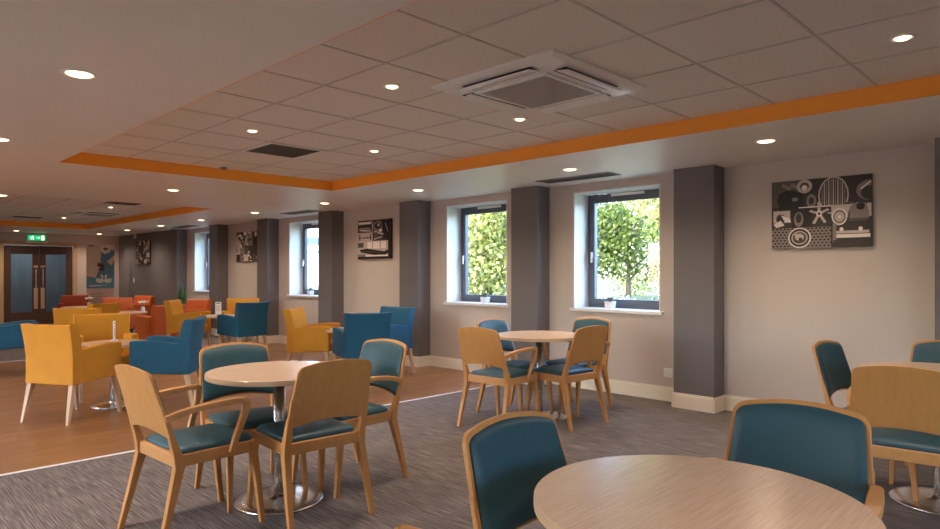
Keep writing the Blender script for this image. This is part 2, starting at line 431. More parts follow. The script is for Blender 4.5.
DL = [(-3.92, 1.0, 1, 'large round downlight in the plain soffit nearest the viewer, beyond the tiled recess edge'),
      (-6.28, 1.04, 1, 'round downlight in the plain soffit cut by the picture edge, over the yellow armchairs'),
      (-1.97, 5.40, 1, 'round downlight in the soffit beside the wide car picture'),
      (-3.94, 5.46, 1, 'round downlight in the soffit above the window with the tree outside'),
      (-6.32, 5.46, 1, 'round downlight in the soffit above the window beside the tall canvas'),
      (-8.52, 5.48, 1, 'round downlight in the soffit above the picture with the monochrome aircraft collage'),
      (-10.74, 5.48, 1, 'round downlight in the soffit above the half hidden window with a building outside'),
      (-12.99, 5.48, 1, 'round downlight in the soffit above the picture between two far grey piers'),
      (-15.15, 5.48, 1, 'round downlight in the soffit in front of the farthest window'),
      (-17.36, 5.48, 1, 'round downlight in the soffit above the canvas on the grey wall'),
      (-19.6, 5.48, 1, 'round downlight in the soffit above the upright poster banner'),
      (-19.54, 3.59, 1, 'round downlight in the soffit before the green exit sign'),
      (-8.56, 3.25, 1, 'round downlight in the soffit strip between the two orange edged recesses'),
      (-10.79, 1.81, 1, 'round downlight low in the soffit near the far recess, at the picture edge'),
      (-3.24, 2.58, 0, 'small downlight set in a ceiling tile just short of the near ceiling cassette'),
      (-3.23, 3.82, 0, 'small downlight set in a ceiling tile under the far corner of the near cassette'),
      (-5.08, 2.57, 0, 'small downlight set in a ceiling tile beside the square air grille'),
      (-5.08, 3.83, 0, 'small downlight set in a ceiling tile between square air grille and window side orange edge'),
      (-.74, 3.85, 0, 'small downlight set in the ceiling tiles above the wide car picture end of the room'),
      (-15.92, 3.77, 0, 'small downlight in the far recess between its vents, the nearer to the door'),
      (-12.78, 3.76, 0, 'small downlight in the far recess beside the long dark vent')]
for x, y, big, lab in DL:
    downlight('downlight', lab, x, y, H if big else HT, .066 if big else .038, P1 if big else P2)
for x, y in ((-1.7, -1.), (.5, 1.0), (.6, -1.), (-3.92, -1.2), (-6.28, -1.2), (-8.6, 1.04), (-8.6, -1.2), (-11, -1.2), (-13, 0), (-15.4, 0), (-17.6, 1.0), (-17.6, -1.2), (2.2, 3.0), (2.2, 0.4)):  # extra unseen downlights, added to brighten the room
    downlight('downlight', 'added round downlight for fill light in the soffit outside the view', x, y, H, .066, P1, 'unseen downlights')

def cassette(x, y, rz, label):
    t = tag(empty('ceiling_cassette', (x, y, HT), rz), label, 'air conditioner')
    bm = bmesh.new(); w = .485
    loft(bm, [[(sx*a, sy*a, z) for sx, sy in ((-1, -1), (1, -1), (1, 1), (-1, 1))] for a, z in ((w, 0), (w, -.012), (w-.03, -.03), (.30, -.034))], False)
    loft(bm, [[(sx*a, sy*a, z) for sx, sy in ((-1, -1), (1, -1), (1, 1), (-1, 1))] for a, z in ((.30, -.034), (.30, -.028))], True)
    link('cassette_panel', bm, M['plastic'], t, bevel=.006)
    bm = bmesh.new(); box(bm, -.262, .262, -.262, .262, -.044, -.034)
    g = link('intake_grille', bm, mat('intake_filter', srgb(104, 96, 90), .7), t, bevel=.003)
    bm = bmesh.new()
    for k in range(24):
        yy = -.25+k*.0217; box(bm, -.255, .255, yy-.0035, yy+.0035, -.0495, -.043)
    link('grille_bars', bm, mat('intake_bar', srgb(188, 178, 168), .5), g); bm = bmesh.new()
    box(bm, -.285, .285, -.285, -.262, -.05, -.034); box(bm, -.285, .285, .262, .285, -.05, -.034)
    box(bm, -.285, -.262, -.262, .262, -.05, -.034); box(bm, .262, .285, -.262, .262, -.05, -.034)
    link('grille_surround', bm, M['plastic'], g)
    for k in range(4):
        a = R(90*k); ro = Matrix.Rotation(a, 3, 'Z')
        bm = bmesh.new(); box(bm, -.27, .27, .325, .41, -.036, -.028)
        bmesh.ops.rotate(bm, verts=bm.verts[:], cent=(0, 0, 0), matrix=ro); link('air_slot', bm, M['dark'], t)
        bm = bmesh.new(); loft(bm, [[(-.275, .335, -.036), (-.275, .345, -.042), (-.275, .425, -.058), (-.275, .43, -.050)], [(.275, .335, -.036), (.275, .345, -.042), (.275, .425, -.058), (.275, .43, -.050)]])
        bmesh.ops.rotate(bm, verts=bm.verts[:], cent=(0, 0, 0), matrix=ro); link('louvre_flap', bm, M['plastic'], t)
    return t
cassette(-2.575, 3.23, 0, 'large square white ceiling cassette unit in the near tiled recess with open flaps')
cassette(-14.2, 3.95, 0, 'distant square white cassette unit in the far orange edged recess')

def grille(x, y, z, lx, ly, label, group, n=9, along='x'):
    t = tag(empty('air_vent', (x, y, z)), label, 'vent', group)
    bm = bmesh.new(); a, b, f = lx/2, ly/2, .025
    box(bm, -a, a, -b, -b+f, -.01, 0); box(bm, -a, a, b-f, b, -.01, 0); box(bm, -a, -a+f, -b+f, b-f, -.01, 0); box(bm, a-f, a, -b+f, b-f, -.01, 0)
    link('vent_frame', bm, M['plastic'] if n > 8 else M['grille'], t, bevel=.002)
    bm = bmesh.new(); box(bm, -a+f, a-f, -b+f, b-f, -.003, -.0005); link('vent_backing', bm, M['dark'], t)
    bm = bmesh.new()
    for k in range(n):
        p = -b+f+(2*b-2*f)*(k+.5)/n
        h = .35*(2*b-2*f)/n
        loft(bm, [[(q, p-h, -.009), (q, p-h+.004, -.011), (q, p+h, -.004), (q, p+h-.004, -.003)] for q in (-a+f, a-f)])
    link('vent_slats', bm, M['grille'], t)
    return t
grille(-5.695, 3.2, HT, .58, .58, 'square louvred air grille in the near tiled recess', 'recess vents', 14)
grille(-11.9, 3.7, HT, .58, .58, 'square louvred air grille in the far recess, nearest the yellow chairs', 'recess vents', 14)
grille(-16.3, 3.2, HT, .58, .58, 'square louvred air grille in the far recess, nearest the doors', 'recess vents', 14)
grille(-4.24, 6.0, H, .98, .26, 'long dark slot vent in the soffit above the tree window', 'slot vents', 5)
grille(-10.08, 6.0, H, .98, .26, 'long dark slot vent in the soffit above the half hidden building window', 'slot vents', 5)
grille(-15.1, 6.0, H, .98, .26, 'long dark slot vent in the soffit above the farthest window', 'slot vents', 5)

t = tag(empty('smoke_detector', (-6.95, 3.18, HT)), 'small white detector on the tiles beside the orange recess edge', 'detector')
bm = bmesh.new(); lathe(bm, [(.05, 0), (.05, -.012), (.04, -.02)], 24); link('detector_base', bm, M['plastic'], t, smooth=True)
bm = bmesh.new(); lathe(bm, [(.036, -.02), (.034, -.04), (.02, -.047), (0, -.048)], 24); link('detector_head', bm, M['grille'], t, smooth=True)
t = tag(empty('motion_sensor', (-19.0, YF+.002, 2.38)), 'small white motion sensor high on the grey wall above the canvas', 'sensor')
bm = bmesh.new(); box(bm, -.035, .035, -.05, 0, -.06, .06); link('sensor_body', bm, M['plastic'], t, bevel=.015, seg=3)
bm = bmesh.new(); loft(bm, [[(-.025, -.05, -.04), (.025, -.05, -.04), (.025, -.05, .0), (-.025, -.05, .0)], [(-.018, -.062, -.03), (.018, -.062, -.03), (.018, -.062, -.008), (-.018, -.062, -.008)]]); link('sensor_lens', bm, M['white'], t)
def plate(name, x, y, z, w, h, label, cat, sockets):
    t = tag(empty(name, (x, y, z)), label, cat)
    bm = bmesh.new(); box(bm, -w/2, w/2, -.01, 0, -h/2, h/2); link('faceplate', bm, M['plastic'], t, bevel=.003)
    for s in sockets:
        bm = bmesh.new(); box(bm, s-.012, s+.012, -.014, -.009, -.014, .02); link('rocker', bm, M['white'], t, bevel=.002)
plate('power_socket', -3.375, YW, .305, .10, .10, 'white power socket low on the wall beside the near grey pier', 'socket', (-.02, .025))
plate('light_switch', -19.15, YF, 1.18, .09, .13, 'white light switch on the grey wall below the canvas', 'switch', (0,))

# exit sign
t = tag(empty('exit_sign', (XL+.05, 4.19, 2.335)), 'green lit emergency exit sign above the double doors', 'sign')
gm = emit('sign_green', (.0, .42, .12), 1.1); wm = emit('sign_white', (.75, 1, .8), 1.3)
bm = bmesh.new(); box(bm, -.05, .0, -.21, .21, -.1, .06); link('sign_housing', bm, M['plastic'], t, bevel=.004)
bm = bmesh.new(); box(bm, 0, .004, -.20, .20, -.09, .05); fc = link('sign_face', bm, gm, t)
bm = bmesh.new()
def flat(pts, x=.0052): quad(bm, [(x, p, q) for p, q in pts])
flat([(-.13, .0), (-.10, .015), (-.08, -.02), (-.11, -.035)]); flat([(-.11, -.03), (-.085, -.02), (-.06, -.065), (-.08, -.07)])
flat([(-.115, -.03), (-.1, -.035), (-.135, -.075), (-.15, -.07)]); flat([(-.1, .012), (-.09, .018), (-.05, -.005), (-.06, -.013)]); flat([(-.125, .0), (-.135, .008), (-.165, -.02), (-.155, -.028)])
flat([(-.1, .02), (-.085, .02), (-.085, .038), (-.1, .038)])
flat([(-.01, -.025), (.05, -.025), (.05, -.01), (-.01, -.01)]); flat([(.04, -.045), (.075, -.0175), (.075, -.0174), (.04, .01)])
flat([(.10, -.08), (.17, -.08), (.17, .04), (.10, .04)])
link('sign_pictogram', bm, wm, fc)
bm = bmesh.new(); box(bm, -.05, -.01, -.26, .26, -.15, -.115); link('sign_bracket', bm, M['plastic'], t, bevel=.003)

# ------------------------------------------------------------------ printed things
def ell(cx, cy, rx, ry, n=20, a0=0, a1=360):
    return [(cx+rx*math.cos(R(a0+(a1-a0)*i/(n if a1-a0 == 360 else n-1))), cy+ry*math.sin(R(a0+(a1-a0)*i/(n if a1-a0 == 360 else n-1)))) for i in range(n)]
def art(name, parent, w, h, shapes, mats, axis='x', y=-.0405):
    """flat ink shapes over a face of width w, height h; later shapes lie above earlier ones"""
    bm = bmesh.new()
    for k, (mi, pts) in enumerate(shapes):
        pts = [(min(1, max(0, u)), min(1, max(0, v))) for u, v in pts]
        d = y-.00003*k
        vs = [((u-.5)*w, d, (v-.5)*h) if axis == 'x' else (-d, (u-.5)*w, (v-.5)*h) for u, v in pts]
        try: quad(bm, vs, mi)
        except ValueError: pass
    me = link(name, bm, mats, parent)
    return me
def rc(x0, y0, x1, y1): return [(x0, y0), (x1, y0), (x1, y1), (x0, y1)]
def ringp(cx, cy, r0x, r0y, k, m_out, m_in):
    return [(m_out, ell(cx, cy, r0x, r0y)), (m_in, ell(cx, cy, r0x*k, r0y*k))]
def line(x0, y0, x1, y1, w):
    dx, dy = x1-x0, y1-y0; L = math.hypot(dx, dy) or 1; nx, ny = -dy/L*w/2, dx/L*w/2
    return [(x0+nx, y0+ny), (x1+nx, y1+ny), (x1-nx, y1-ny), (x0-nx, y0-ny)]

def car_art():
    S = [(1, rc(0, 0, 1, 1)), (2, rc(0, .62, .3, 1)), (1, rc(.45, .55, 1, 1)), (0, rc(.08, .55, .34, .82))]
    S += [(0, ell(.19, .72, .13, .14)), (0, rc(.22, .3, .42, .6))]
    for i in range(7): S.append((3, ell(.13+.03*i, .93-.02*(i % 3), .018, .035, 10)))
    S += ringp(.35, .9, .08, .1, .6, 4, 2) + [(5, ell(.35, .88, .03, .04))]
    S += ringp(.42, .68, .05, .1, .55, 3, 1) + [(3, ell(.25, .72, .035, .03))]
    # radiator grille, upper right
    S += [(4, ell(.64, .74, .15, .27)), (1, ell(.64, .74, .135, .25))]
    for i in range(11):
        x = .53+.022*i; hh = .24*math.sqrt(max(0, 1-((x-.64)/.135)**2)); S.append((4 if i % 2 else 3, rc(x-.005, .6, x+.006, .74+hh)))
    S.append((1, rc(.45, .5, 1, .6)))
    S += [(2, ell(.8, .58, .06, .06)), (3, ell(.98, .78, .12, .14)), (1, ell(1.0, .74, .1, .1)), (5, line(.9, .8, 1, .9, .02))]
    # middle band
    S += [(5, rc(.29, .585, .62, .6)), (4, rc(.02, .38, .2, .56)), (1, ell(.1, .44, .05, .07)), (5, [(.1, .5), (.2, .44), (.21, .38), (.14, .4)]), (5, [(.02, .36), (.1, .42), (.14, .34), (.05, .31)]), (3, ell(.29, .42, .05, .11)), (1, ell(.29, .44, .03, .07))]
    for k in range(5):
        a = R(72*k+20); S.append((4, line(.5, .49, .5+.1*math.cos(a), .49+.17*math.sin(a), .03)))
    S += [(5, ell(.5, .49, .03, .045)), (2, ell(.5, .49, .015, .022))]
    # headlamp car, right
    S += [(4, rc(.62, .42, 1, .6)), (2, ell(.88, .44, .1, .16)), (3, [(.8, .56), (.86, .62), (.96, .6), (.98, .4), (.8, .4)]), (1, rc(.72, .22, .98, .36)), (0, ell(.9, .56, .04, .05))]
    S += ringp(.7, .43, .075, .12, .82, 5, 3) + [(4, ell(.7, .43, .045, .07)), (5, ell(.7, .43, .015, .02))]
    S += [(5, rc(.64, .13, .99, .18)), (4, rc(.66, .19, .98, .23)), (3, rc(.62, .06, .67, .34)), (5, ell(.72, .25, .02, .03)), (5, ell(.9, .25, .02, .03)), (1, rc(.64, 0, 1, .1))]
    # mesh grille lower left
    S.append((3, rc(0, 0, .62, .3)))
    for r in range(7):
        for c in range(16):
            cx = .02+.041*c+(.02 if r % 2 else 0); cy = .03+.042*r
            if cx < .63: S.append((0, [(cx-.016, cy), (cx, cy+.017), (cx+.016, cy), (cx, cy-.017)]))
    S += ringp(.3, .15, .12, .15, .88, 5, 1) + ringp(.3, .15, .085, .1, .85, 4, 2) + [(4, ell(.3, .16, .045, .05)), (1, ell(.31, .13, .02, .025)), (4, ell(.27, .19, .02, .025)), (1, line(.24, .1, .36, .1, .012))]
    S.append((0, rc(.62, 0, .635, .34)))
    return S
def plane_art():
    S = [(4, rc(0, 0, 1, 1)), (1, rc(0, .68, .44, 1)), (5, rc(.02, .9, .42, .96)), (3, ell(.22, .78, .18, .07)), (0, rc(.02, .82, .4, .86)), (5, line(.05, .75, .4, .72, .02)), (2, rc(0, .68, .44, .71))]
    S += [(0, line(.02, .55, .42, .55, .02)), (0, line(.06, .48, .06, .64, .03)), (0, line(.4, .48, .4, .64, .03)), (0, ell(.2, .55, .02, .025)), (0, ell(.3, .55, .02, .025))]
    S += [(1, rc(.46, .46, 1, 1)), (3, ell(.62, .84, .16, .13)), (0, ell(.62, .84, .1, .08)), (4, ell(.64, .86, .04, .04)), (0, [(.72, .98), (.95, .95), (.98, .5), (.8, .52)]), (4, line(.5, .7, .78, .62, .05)), (5, ell(.7, .72, .05, .04)), (2, ell(.56, .6, .08, .08)), (4, line(.5, .5, .75, .56, .03)), (5, line(.84, .9, .95, .6, .012))]
    S += [(5, rc(.3, .26, .86, .44)), (3, rc(.44, .26, .46, .44)), (2, rc(.0, .3, .18, .42)), (3, rc(.68, .26, .7, .5))]
    S += [(0, [(.06, .24), (.3, .27), (.82, .18), (.9, .24), (.93, .15), (.86, .1), (.5, .1), (.1, .17)]), (2, line(.14, .2, .7, .16, .02)), (0, rc(0, 0, 1, .06)), (5, rc(.24, .06, .98, .1)), (3, rc(0, .06, .24, .12)), (0, rc(.92, 0, 1, 1))]
    return S
def mixed_art(seed):
    rnd = random.Random(seed); S = [(1, rc(0, 0, 1, 1))]
    for i in range(5):
        for j in range(4):
            S.append((rnd.choice([0, 1, 2, 3, 4]), rc(.2*i+rnd.uniform(-.03, .03), .25*j+rnd.uniform(-.04, .04), .2*i+.2, .25*j+.25)))
    for k in range(42):
        x, y = rnd.random(), rnd.random(); a = rnd.uniform(0, 3.14); L = rnd.uniform(.06, .24)
        if k % 3: S.append((rnd.choice([0, 0, 3, 4, 5, 5]), line(x, y, x+L*math.cos(a), y+L*math.sin(a), rnd.uniform(.015, .06))))
        else: S.append((rnd.choice([0, 2, 4, 5]), ell(x, y, rnd.uniform(.03, .1), rnd.uniform(.03, .1), 14)))
    return S
def canvas(x0, x1, y, z0, z1, shapes, label):
    t = tag(empty('wall_canvas', ((x0+x1)/2, y, (z0+z1)/2)), label, 'picture', 'monochrome canvases')
    w, h = x1-x0, z1-z0
    bm = bmesh.new(); box(bm, -w/2, w/2, -.04, -.004, -h/2, h/2); link('canvas_block', bm, M['ink'][1], t, bevel=.002)
    art('canvas_print', t, w, h, shapes, M['ink'])
canvas(-2.29, -1.46, YW, 1.61, 2.24, car_art(), 'wide monochrome canvas of vintage car parts with radiator grille and headlamp')
canvas(-8.97, -8.09, YW, 1.61, 2.245, plane_art(), 'monochrome canvas collage of aircraft parts between two grey piers')
canvas(-13.41, -12.5, YW, 1.61, 2.25, mixed_art(3), 'monochrome canvas collage half hidden behind a grey pier')
canvas(-18.89, -17.86, YF, 1.61, 2.25, mixed_art(9), 'monochrome canvas hung on the dark grey wall near the banner')

# upright poster banner by the far wall
t = tag(empty('poster_banner', (-19.55, 5.5, 0), 0), 'tall upright poster banner with two white swans on blue near the double doors', 'banner')
bm = bmesh.new(); box(bm, -.1, .1, -.40, .40, 0, .09); link('banner_base', bm, M['chrome'], t, bevel=.01)
bm = bmesh.new(); box(bm, -.03, -.01, -.02, .02, .09, 2.14); link('banner_pole', bm, M['chrome'], t)
pm = [mat('poster_peach', srgb(246, 220, 194), .6), mat('poster_blue', srgb(112, 160, 184), .6), mat('poster_white', srgb(252, 246, 238), .6), mat('poster_brown', srgb(112, 76, 58), .6), mat('poster_pink', srgb(228, 190, 178), .6), mat('poster_dark', srgb(60, 60, 66), .6), mat('poster_amber', srgb(206, 120, 70), .6)]
bm = bmesh.new(); box(bm, -.008, .0, -.345, .345, .09, 2.16); sh = link('banner_sheet', bm, pm[4], t)
S = [(4, rc(0, 0, 1, .42)), (1, rc(0, .42, 1, 1)), (0, [(0, .58), (.32, .56), (.5, .7), (.52, 1), (0, 1)]), (0, rc(.0, .93, 1, 1)), (2, ell(.68, .93, .15, .04)), (6, ell(.68, .93, .1, .025)), (2, [(.5, .98), (.86, .98), (.84, .9), (.66, .87), (.52, .9)]), (6, ell(.68, .94, .09, .02)), (5, line(.6, .945, .76, .945, .008)),
     (0, [(.72, .77), (1, .86), (1, .8), (.9, .72)]), (3, [(.36, .7), (.42, .76), (.64, .73), (.62, .65), (.38, .66)]), (0, [(.1, .62), (.4, .66), (.5, .7), (.3, .72)])]
for s in (-1, 1):
    c = .62+s*.14
    S += [(2, ell(c, .52, .14, .03)), (2, [(c+s*.02, .55), (c+s*.16, .55), (c+s*.1, .5), (c, .5)]), (2, line(c-s*.09, .525, c-s*.08, .585, .05)), (2, ell(c-s*.06, .588, .05, .012)), (6, line(c-s*.02, .588, c+s*.02, .583, .012))]
S += [(5, line(.08, .975, .26, .975, .012)), (2, line(.1, .46, .7, .46, .006)), (2, line(.1, .45, .5, .45, .005))]
for k in range(9): S.append((5, line(.12, .36-.022*k, .5+.37*random.random(), .36-.022*k, .005)))
art('banner_print', sh, .69, 2.07, S, pm, axis='y', y=-.0005)
o = sh.children[0]; o.location = (0, 0, .09+2.07/2)

# ------------------------------------------------------------------ dining chair
def panel(bm, wbot, wtop, zb, zt, arch, archb, rc_, yfun, th, bulge=0., n=26, m=14, fronty=1):
    """arched bent panel: front and back faces plus rim"""
    def half(z): return wbot+(wtop-wbot)*min(1, max(0, (z-zb)/(zt-zb)))
    F, B = [], []
    for i in range(n+1):
        u = -math.cos(math.pi*i/n)                                # denser near the sides
        cf, cb = [], []
        a = abs(u)
        wt = half(zt)
        top = zt-arch*u*u
        if a*wt > wt-rc_:
            q = a*wt-(wt-rc_); top -= rc_-math.sqrt(max(0, rc_*rc_-q*q))
        bot = zb+archb*(1-u*u)
        for j in range(m+1):
            z = bot+(top-bot)*j/m
            x = u*half(z); y = yfun(z)-.018*(1-u*u)
            e = min(1, (1-a)/.12)*min(1, min(j, m-j)/2.) if bulge else 0
            cf.append(bm.verts.new((x, y+th+bulge*e, z))); cb.append(bm.verts.new((x, y, z)))
        F.append(cf); B.append(cb)
    for i in range(n):
        for j in range(m):
            bm.faces.new((F[i][j], F[i+1][j], F[i+1][j+1], F[i][j+1])); bm.faces.new((B[i][j], B[i][j+1], B[i+1][j+1], B[i+1][j]))
        bm.faces.new((F[i][m], F[i+1][m], B[i+1][m], B[i][m])); bm.faces.new((F[i][0], B[i][0], B[i+1][0], F[i+1][0]))
    for j in range(m):
        bm.faces.new((F[0][j], F[0][j+1], B[0][j+1], B[0][j])); bm.faces.new((F[n][j], B[n][j], B[n][j+1], F[n][j+1]))

YB = lambda z: -.168-.138*(z-.44)/.46          # back face of the backrest by height
def make_chair(arms=True):
    t = empty('dining_chair')
    bm = bmesh.new(); panel(bm, .250, .222, .545, .912, .028, .035, .032, lambda z: YB(z)-.004, .018)
    link('back_panel', bm, M['beech'], t, smooth=True, bevel=.005)
    bm = bmesh.new(); panel(bm, .236, .208, .557, .899, .027, .035, .024, lambda z: YB(z)+.0135, .008, .010)
    link('back_pad', bm, M['teal'], t, smooth=True)
    bm = bmesh.new()
    loft(bm, [[(-.225, -.178, .40), (.225, -.178, .40), (.225, -.178, .462), (-.225, -.178, .462)], [(-.225, -.150, .40), (.225, -.150, .40), (.225, -.150, .462), (-.225, -.150, .462)]])
    loft(bm, [[(-.225, .235, .40), (.225, .235, .40), (.225, .235, .462), (-.225, .235, .462)], [(-.225, .262, .40), (.225, .262, .40), (.225, .262, .462), (-.225, .262, .462)]])
    for s in (-1, 1):
        loft(bm, [[(s*.212, -.155, .40), (s*.236, -.155, .40), (s*.236, -.155, .462), (s*.212, -.155, .462)], [(s*.212, .24, .40), (s*.236, .24, .40), (s*.236, .24, .462), (s*.212, .24, .462)]])
    link('seat_frame', bm, M['beech_edge'], t, bevel=.004)
    bm = bmesh.new()
    rings = []
    def srect(ins, z):
        pts = []; hw, y0, y1, r = .222-ins, -.155+ins, .268-ins, .05
        for cx, cy, a in ((hw-r, y1-r, 0), (-hw+r, y1-r, 90), (-hw+r, y0+r, 180), (hw-r, y0+r, 270)):
            for k in range(6): pts.append((cx+r*math.cos(R(a+18*k)), cy+r*math.sin(R(a+18*k)), z))
        return pts
    for ins, z in ((.006, .455), (.0, .464), (.002, .478), (.012, .490), (.05, .498), (.12, .502)): rings.append(srect(ins, z))
    loft(bm, rings); link('seat_pad', bm, M['teal'], t, smooth=True)
    for s in (-1, 1):
        bm = bmesh.new()
        pts = [((s*.250, -.262, 0), .014, .014), ((s*.241, -.212, .20), .018, .018), ((s*.231, -.162, .40), .021, .025), ((s*.231, YB(.47)+.004, .47), .021, .022), ((s*.232, YB(.57)+.004, .57), .017, .014), ((s*.228, YB(.72)+.004, .72), .013, .007)]
        loft(bm, [rect(p, a, b) for p, a, b in pts]); link('leg', bm, M['beech'], t, bevel=.004)
        bm = bmesh.new()
        pts = [((s*.234, .300, 0), .013, .014), ((s*.226, .272, .25), .017, .018), ((s*.218, .244, .46), .021, .022)]
        loft(bm, [rect(p, a, b) for p, a, b in pts]); link('leg', bm, M['beech'], t, bevel=.004)
        if not arms: continue
        bm = bmesh.new()
        path = [(s*.244, YB(.66), .655), (s*.252, -.17, .675), (s*.262, -.10, .690), (s*.272, .02, .703), (s*.279, .12, .707), (s*.281, .17, .704), (s*.280, .196, .694)]
        sweep(bm, path, [(.014, .018), (.016, .016), (.020, .0145), (.023, .0135), (.023, .0135), (.021, .014), (.018, .014)])
        path = [(s*.280, .182, .697), (s*.275, .172, .63), (s*.258, .13, .50), (s*.250, .112, .425)]
        sweep(bm, path, [(.017, .019), (.016, .017), (.014, .016), (.013, .017)])
        link('armrest', bm, M['beech_edge'], t, bevel=.005)
    return t
CHS = {True: make_chair(True), False: make_chair(False)}; used = set()
def chair(x, y, th, label, group, arms=True):
    c = CHS[arms]
    if arms not in used:
        tag(c, label, 'chair', group); c.location = (x, y, 0); c.rotation_euler = (0, 0, R(th)); used.add(arms)
    else: dup(c, (x, y, 0), th, label, group)
G = 'chairs around the table by the wood floor'
chair(-3.567, 1.441, 2.8, 'wooden armchair with its bare back to the nearest yellow armchair, both arms in view', G)
chair(-3.285, 2.017, 86.7, 'armless wooden chair with broad bare back to the viewer, beside the wood floor', G, False)
chair(-3.621, 2.540, 183, 'wooden armchair with pale lit teal backrest on the window side of its table', G)
chair(-3.877, 1.950, 264, 'armless wooden chair with dark teal backrest below the nearest blue armchair', G, False)
G = 'chairs around the table by the windows'
chair(-3.931, 4.353, 4, 'wooden armchair showing bare back and one arm at the window table', G)
chair(-3.581, 4.917, 85, 'armless wooden chair showing bare back at the window table, nearest the power socket', G, False)
chair(-3.852, 5.435, 179, 'wooden armchair with teal back under the sill of the tree window', G)
chair(-4.202, 4.881, 270, 'armless wooden chair with sunlit teal back in front of a grey pier', G, False)
G = 'chairs around the large foreground table'
chair(-1.104, 1.612, 270.7, 'large armless foreground chair with teal back, between carpet aisle and nearest table', G, False)
chair(-.770, 2.222, 186.5, 'large foreground armchair with wide teal backrest on the far side of nearest table', G)
chair(-.785, 1.104, 0, 'armchair of which only a corner of wooden back top shows at the bottom edge', G)
G = 'chairs around the table below the car canvas'
chair(-1.095, 4.889, 265, 'armless wooden chair seen from the side, blue lit backrest below the car canvas', G, False)
chair(-.765, 4.15, 5, 'wooden armchair with wide bare back hiding the table below the car canvas', G)
chair(-.778, 5.249, 180, 'wooden armchair with teal back cut off by the picture edge, behind the farther table', G)

# ------------------------------------------------------------------ tables
def make_table(r, z, rb, th=.03):
    t = empty('round_table')
    bm = bmesh.new(); e = .002
    lathe(bm, [(0, z-th), (r-e, z-th), (r, z-th+e), (r, z-e)], 72, mi=1)
    lathe(bm, [(r, z-e), (r-e, z), (0, z)], 72, mi=0)
    link('tabletop', bm, [M['top'], M['topedge']], t)
    bm = bmesh.new(); lathe(bm, [(.034, .02), (.034, z-th-.004)], 28); link('column', bm, M['chrome'], t, smooth=True)
    bm = bmesh.new(); lathe(bm, [(0, z-th-.006), (.09, z-th-.006), (.095, z-th), (0, z-th)], 28); link('top_mount', bm, M['grille'], t)
    bm = bmesh.new(); lathe(bm, [(rb, 0), (rb, .009), (rb-.006, .014), (rb*.7, .019), (rb*.35, .026), (.05, .032), (.042, .045), (.034, .05)], 56)
    b = link('base_disc', bm, M['chrome'], t, smooth=True)
    return t
T0_ = tag(make_table(.42, .79, .262), 'round light oak table on chrome column with four chairs, beside the wood floor', 'table', 'round dining tables')
T0_.location = (-3.59, 1.99, 0)
dup(T0_, (-3.89, 4.89, 0), 40, 'round light oak table with four chairs near the grey pier and windows', 'round dining tables')
dup(T0_, (-.765, 1.612, 0), 0, 'large looking round oak table closest to the viewer with its grain showing', 'round dining tables')
dup(T0_, (-.72, 4.75, 0), 70, 'round oak table mostly hidden behind a bare chair back below the car canvas', 'round dining tables')
L0 = tag(make_table(.32, .655, .215), 'low round lounge table between the nearest yellow armchairs and the blue armchair', 'table', 'low lounge tables')
L0.location = (-7.39, 2.20, 0)
dup(L0, (-10.78, 4.92, 0), 20, 'low round lounge table with a white menu card, behind the blue armchair', 'low lounge tables')
dup(L0, (-7.03, 4.90, 0), 50, 'low round lounge table between two blue armchairs and a yellow one near the wall', 'low lounge tables')
dup(L0, (-15.75, 4.0, 0), 70, 'far low lounge table among the orange chairs near the doors', 'low lounge tables')
dup(L0, (-13.02, 4.12, 0), 90, 'low lounge table beside the boxy orange chair, under a white flower vase', 'low lounge tables')

# ------------------------------------------------------------------ tub armchairs
def make_tub():
    t = empty('tub_armchair')
    bm = bmesh.new()
    prof = [(.356, -.272, -.18), (.48, -.270, -.172), (.60, -.270, -.168), (.70, -.278, -.172), (.80, -.294, -.19), (.87, -.308, -.208), (.905, -.316, -.226), (.911, -.302, -.242)]
    rings = []; n = 10
    for z, yb, yf in prof:
        w = .272+.014*max(0, (z-.45)/.46)**1.5 - .004*math.sin((z-.356)*4)
        rg = []
        for i in range(n+1):
            u = -1+2*i/n; zz = z-.012*(1-u*u)*max(0, (z-.7)/.21)
            rg.append((u*w, yb-.02*(1-u*u)*.6, zz))
        for i in range(n+1):
            u = 1-2*i/n; zz = z-.012*(1-u*u)*max(0, (z-.7)/.21)
            rg.append((u*w, yf-.02*(1-u*u)*.6, zz))
        rings.append(rg)
    loft(bm, rings); link('backrest', bm, M['yellow'], t, bevel=.014, seg=3)
    for s in (-1, 1):
        bm = bmesh.new()
        prof = [(-.185, .356, .672), (-.12, .360, .676), (-.04, .364, .688), (.06, .370, .699), (.16, .376, .705), (.24, .381, .704), (.286, .384, .700)]
        rings = []
        for y, zb, zt in prof:
            k = (y+.185)/.47; xo = .274+.024*k; xi = xo-.072
            rings.append([(s*xi, y, zb), (s*xo, y, zb), (s*(xo-.001), y, zt), (s*(xi+.004), y, zt)])
        loft(bm, rings); link('armrest', bm, M['yellow'], t, bevel=.014, seg=3)
    bm = bmesh.new(); box(bm, -.222, .222, -.175, .262, .362, .40); link('seat_base', bm, M['yellow'], t, bevel=.008)
    bm = bmesh.new(); loft(bm, [[(sx*(.218-i), (-.172+i) if sy < 0 else (.276-i), z) for sx, sy in ((-1, -1), (1, -1), (1, 1), (-1, 1))] for i, z in ((.0, .402), (.0, .46), (.03, .482))])
    link('seat_cushion', bm, M['yellow'], t, bevel=.012, seg=3)
    for s in (-1, 1):
        bm = bmesh.new(); loft(bm, [rect((s*.258, -.310, 0), .015, .015), rect((s*.236, -.235, .366), .026, .026)]); link('leg', bm, M['lime'], t, bevel=.004)
        bm = bmesh.new(); loft(bm, [rect((s*.256, .296, 0), .015, .015), rect((s*.250, .240, .376), .026, .026)]); link('leg', bm, M['lime'], t, bevel=.004)
    return t
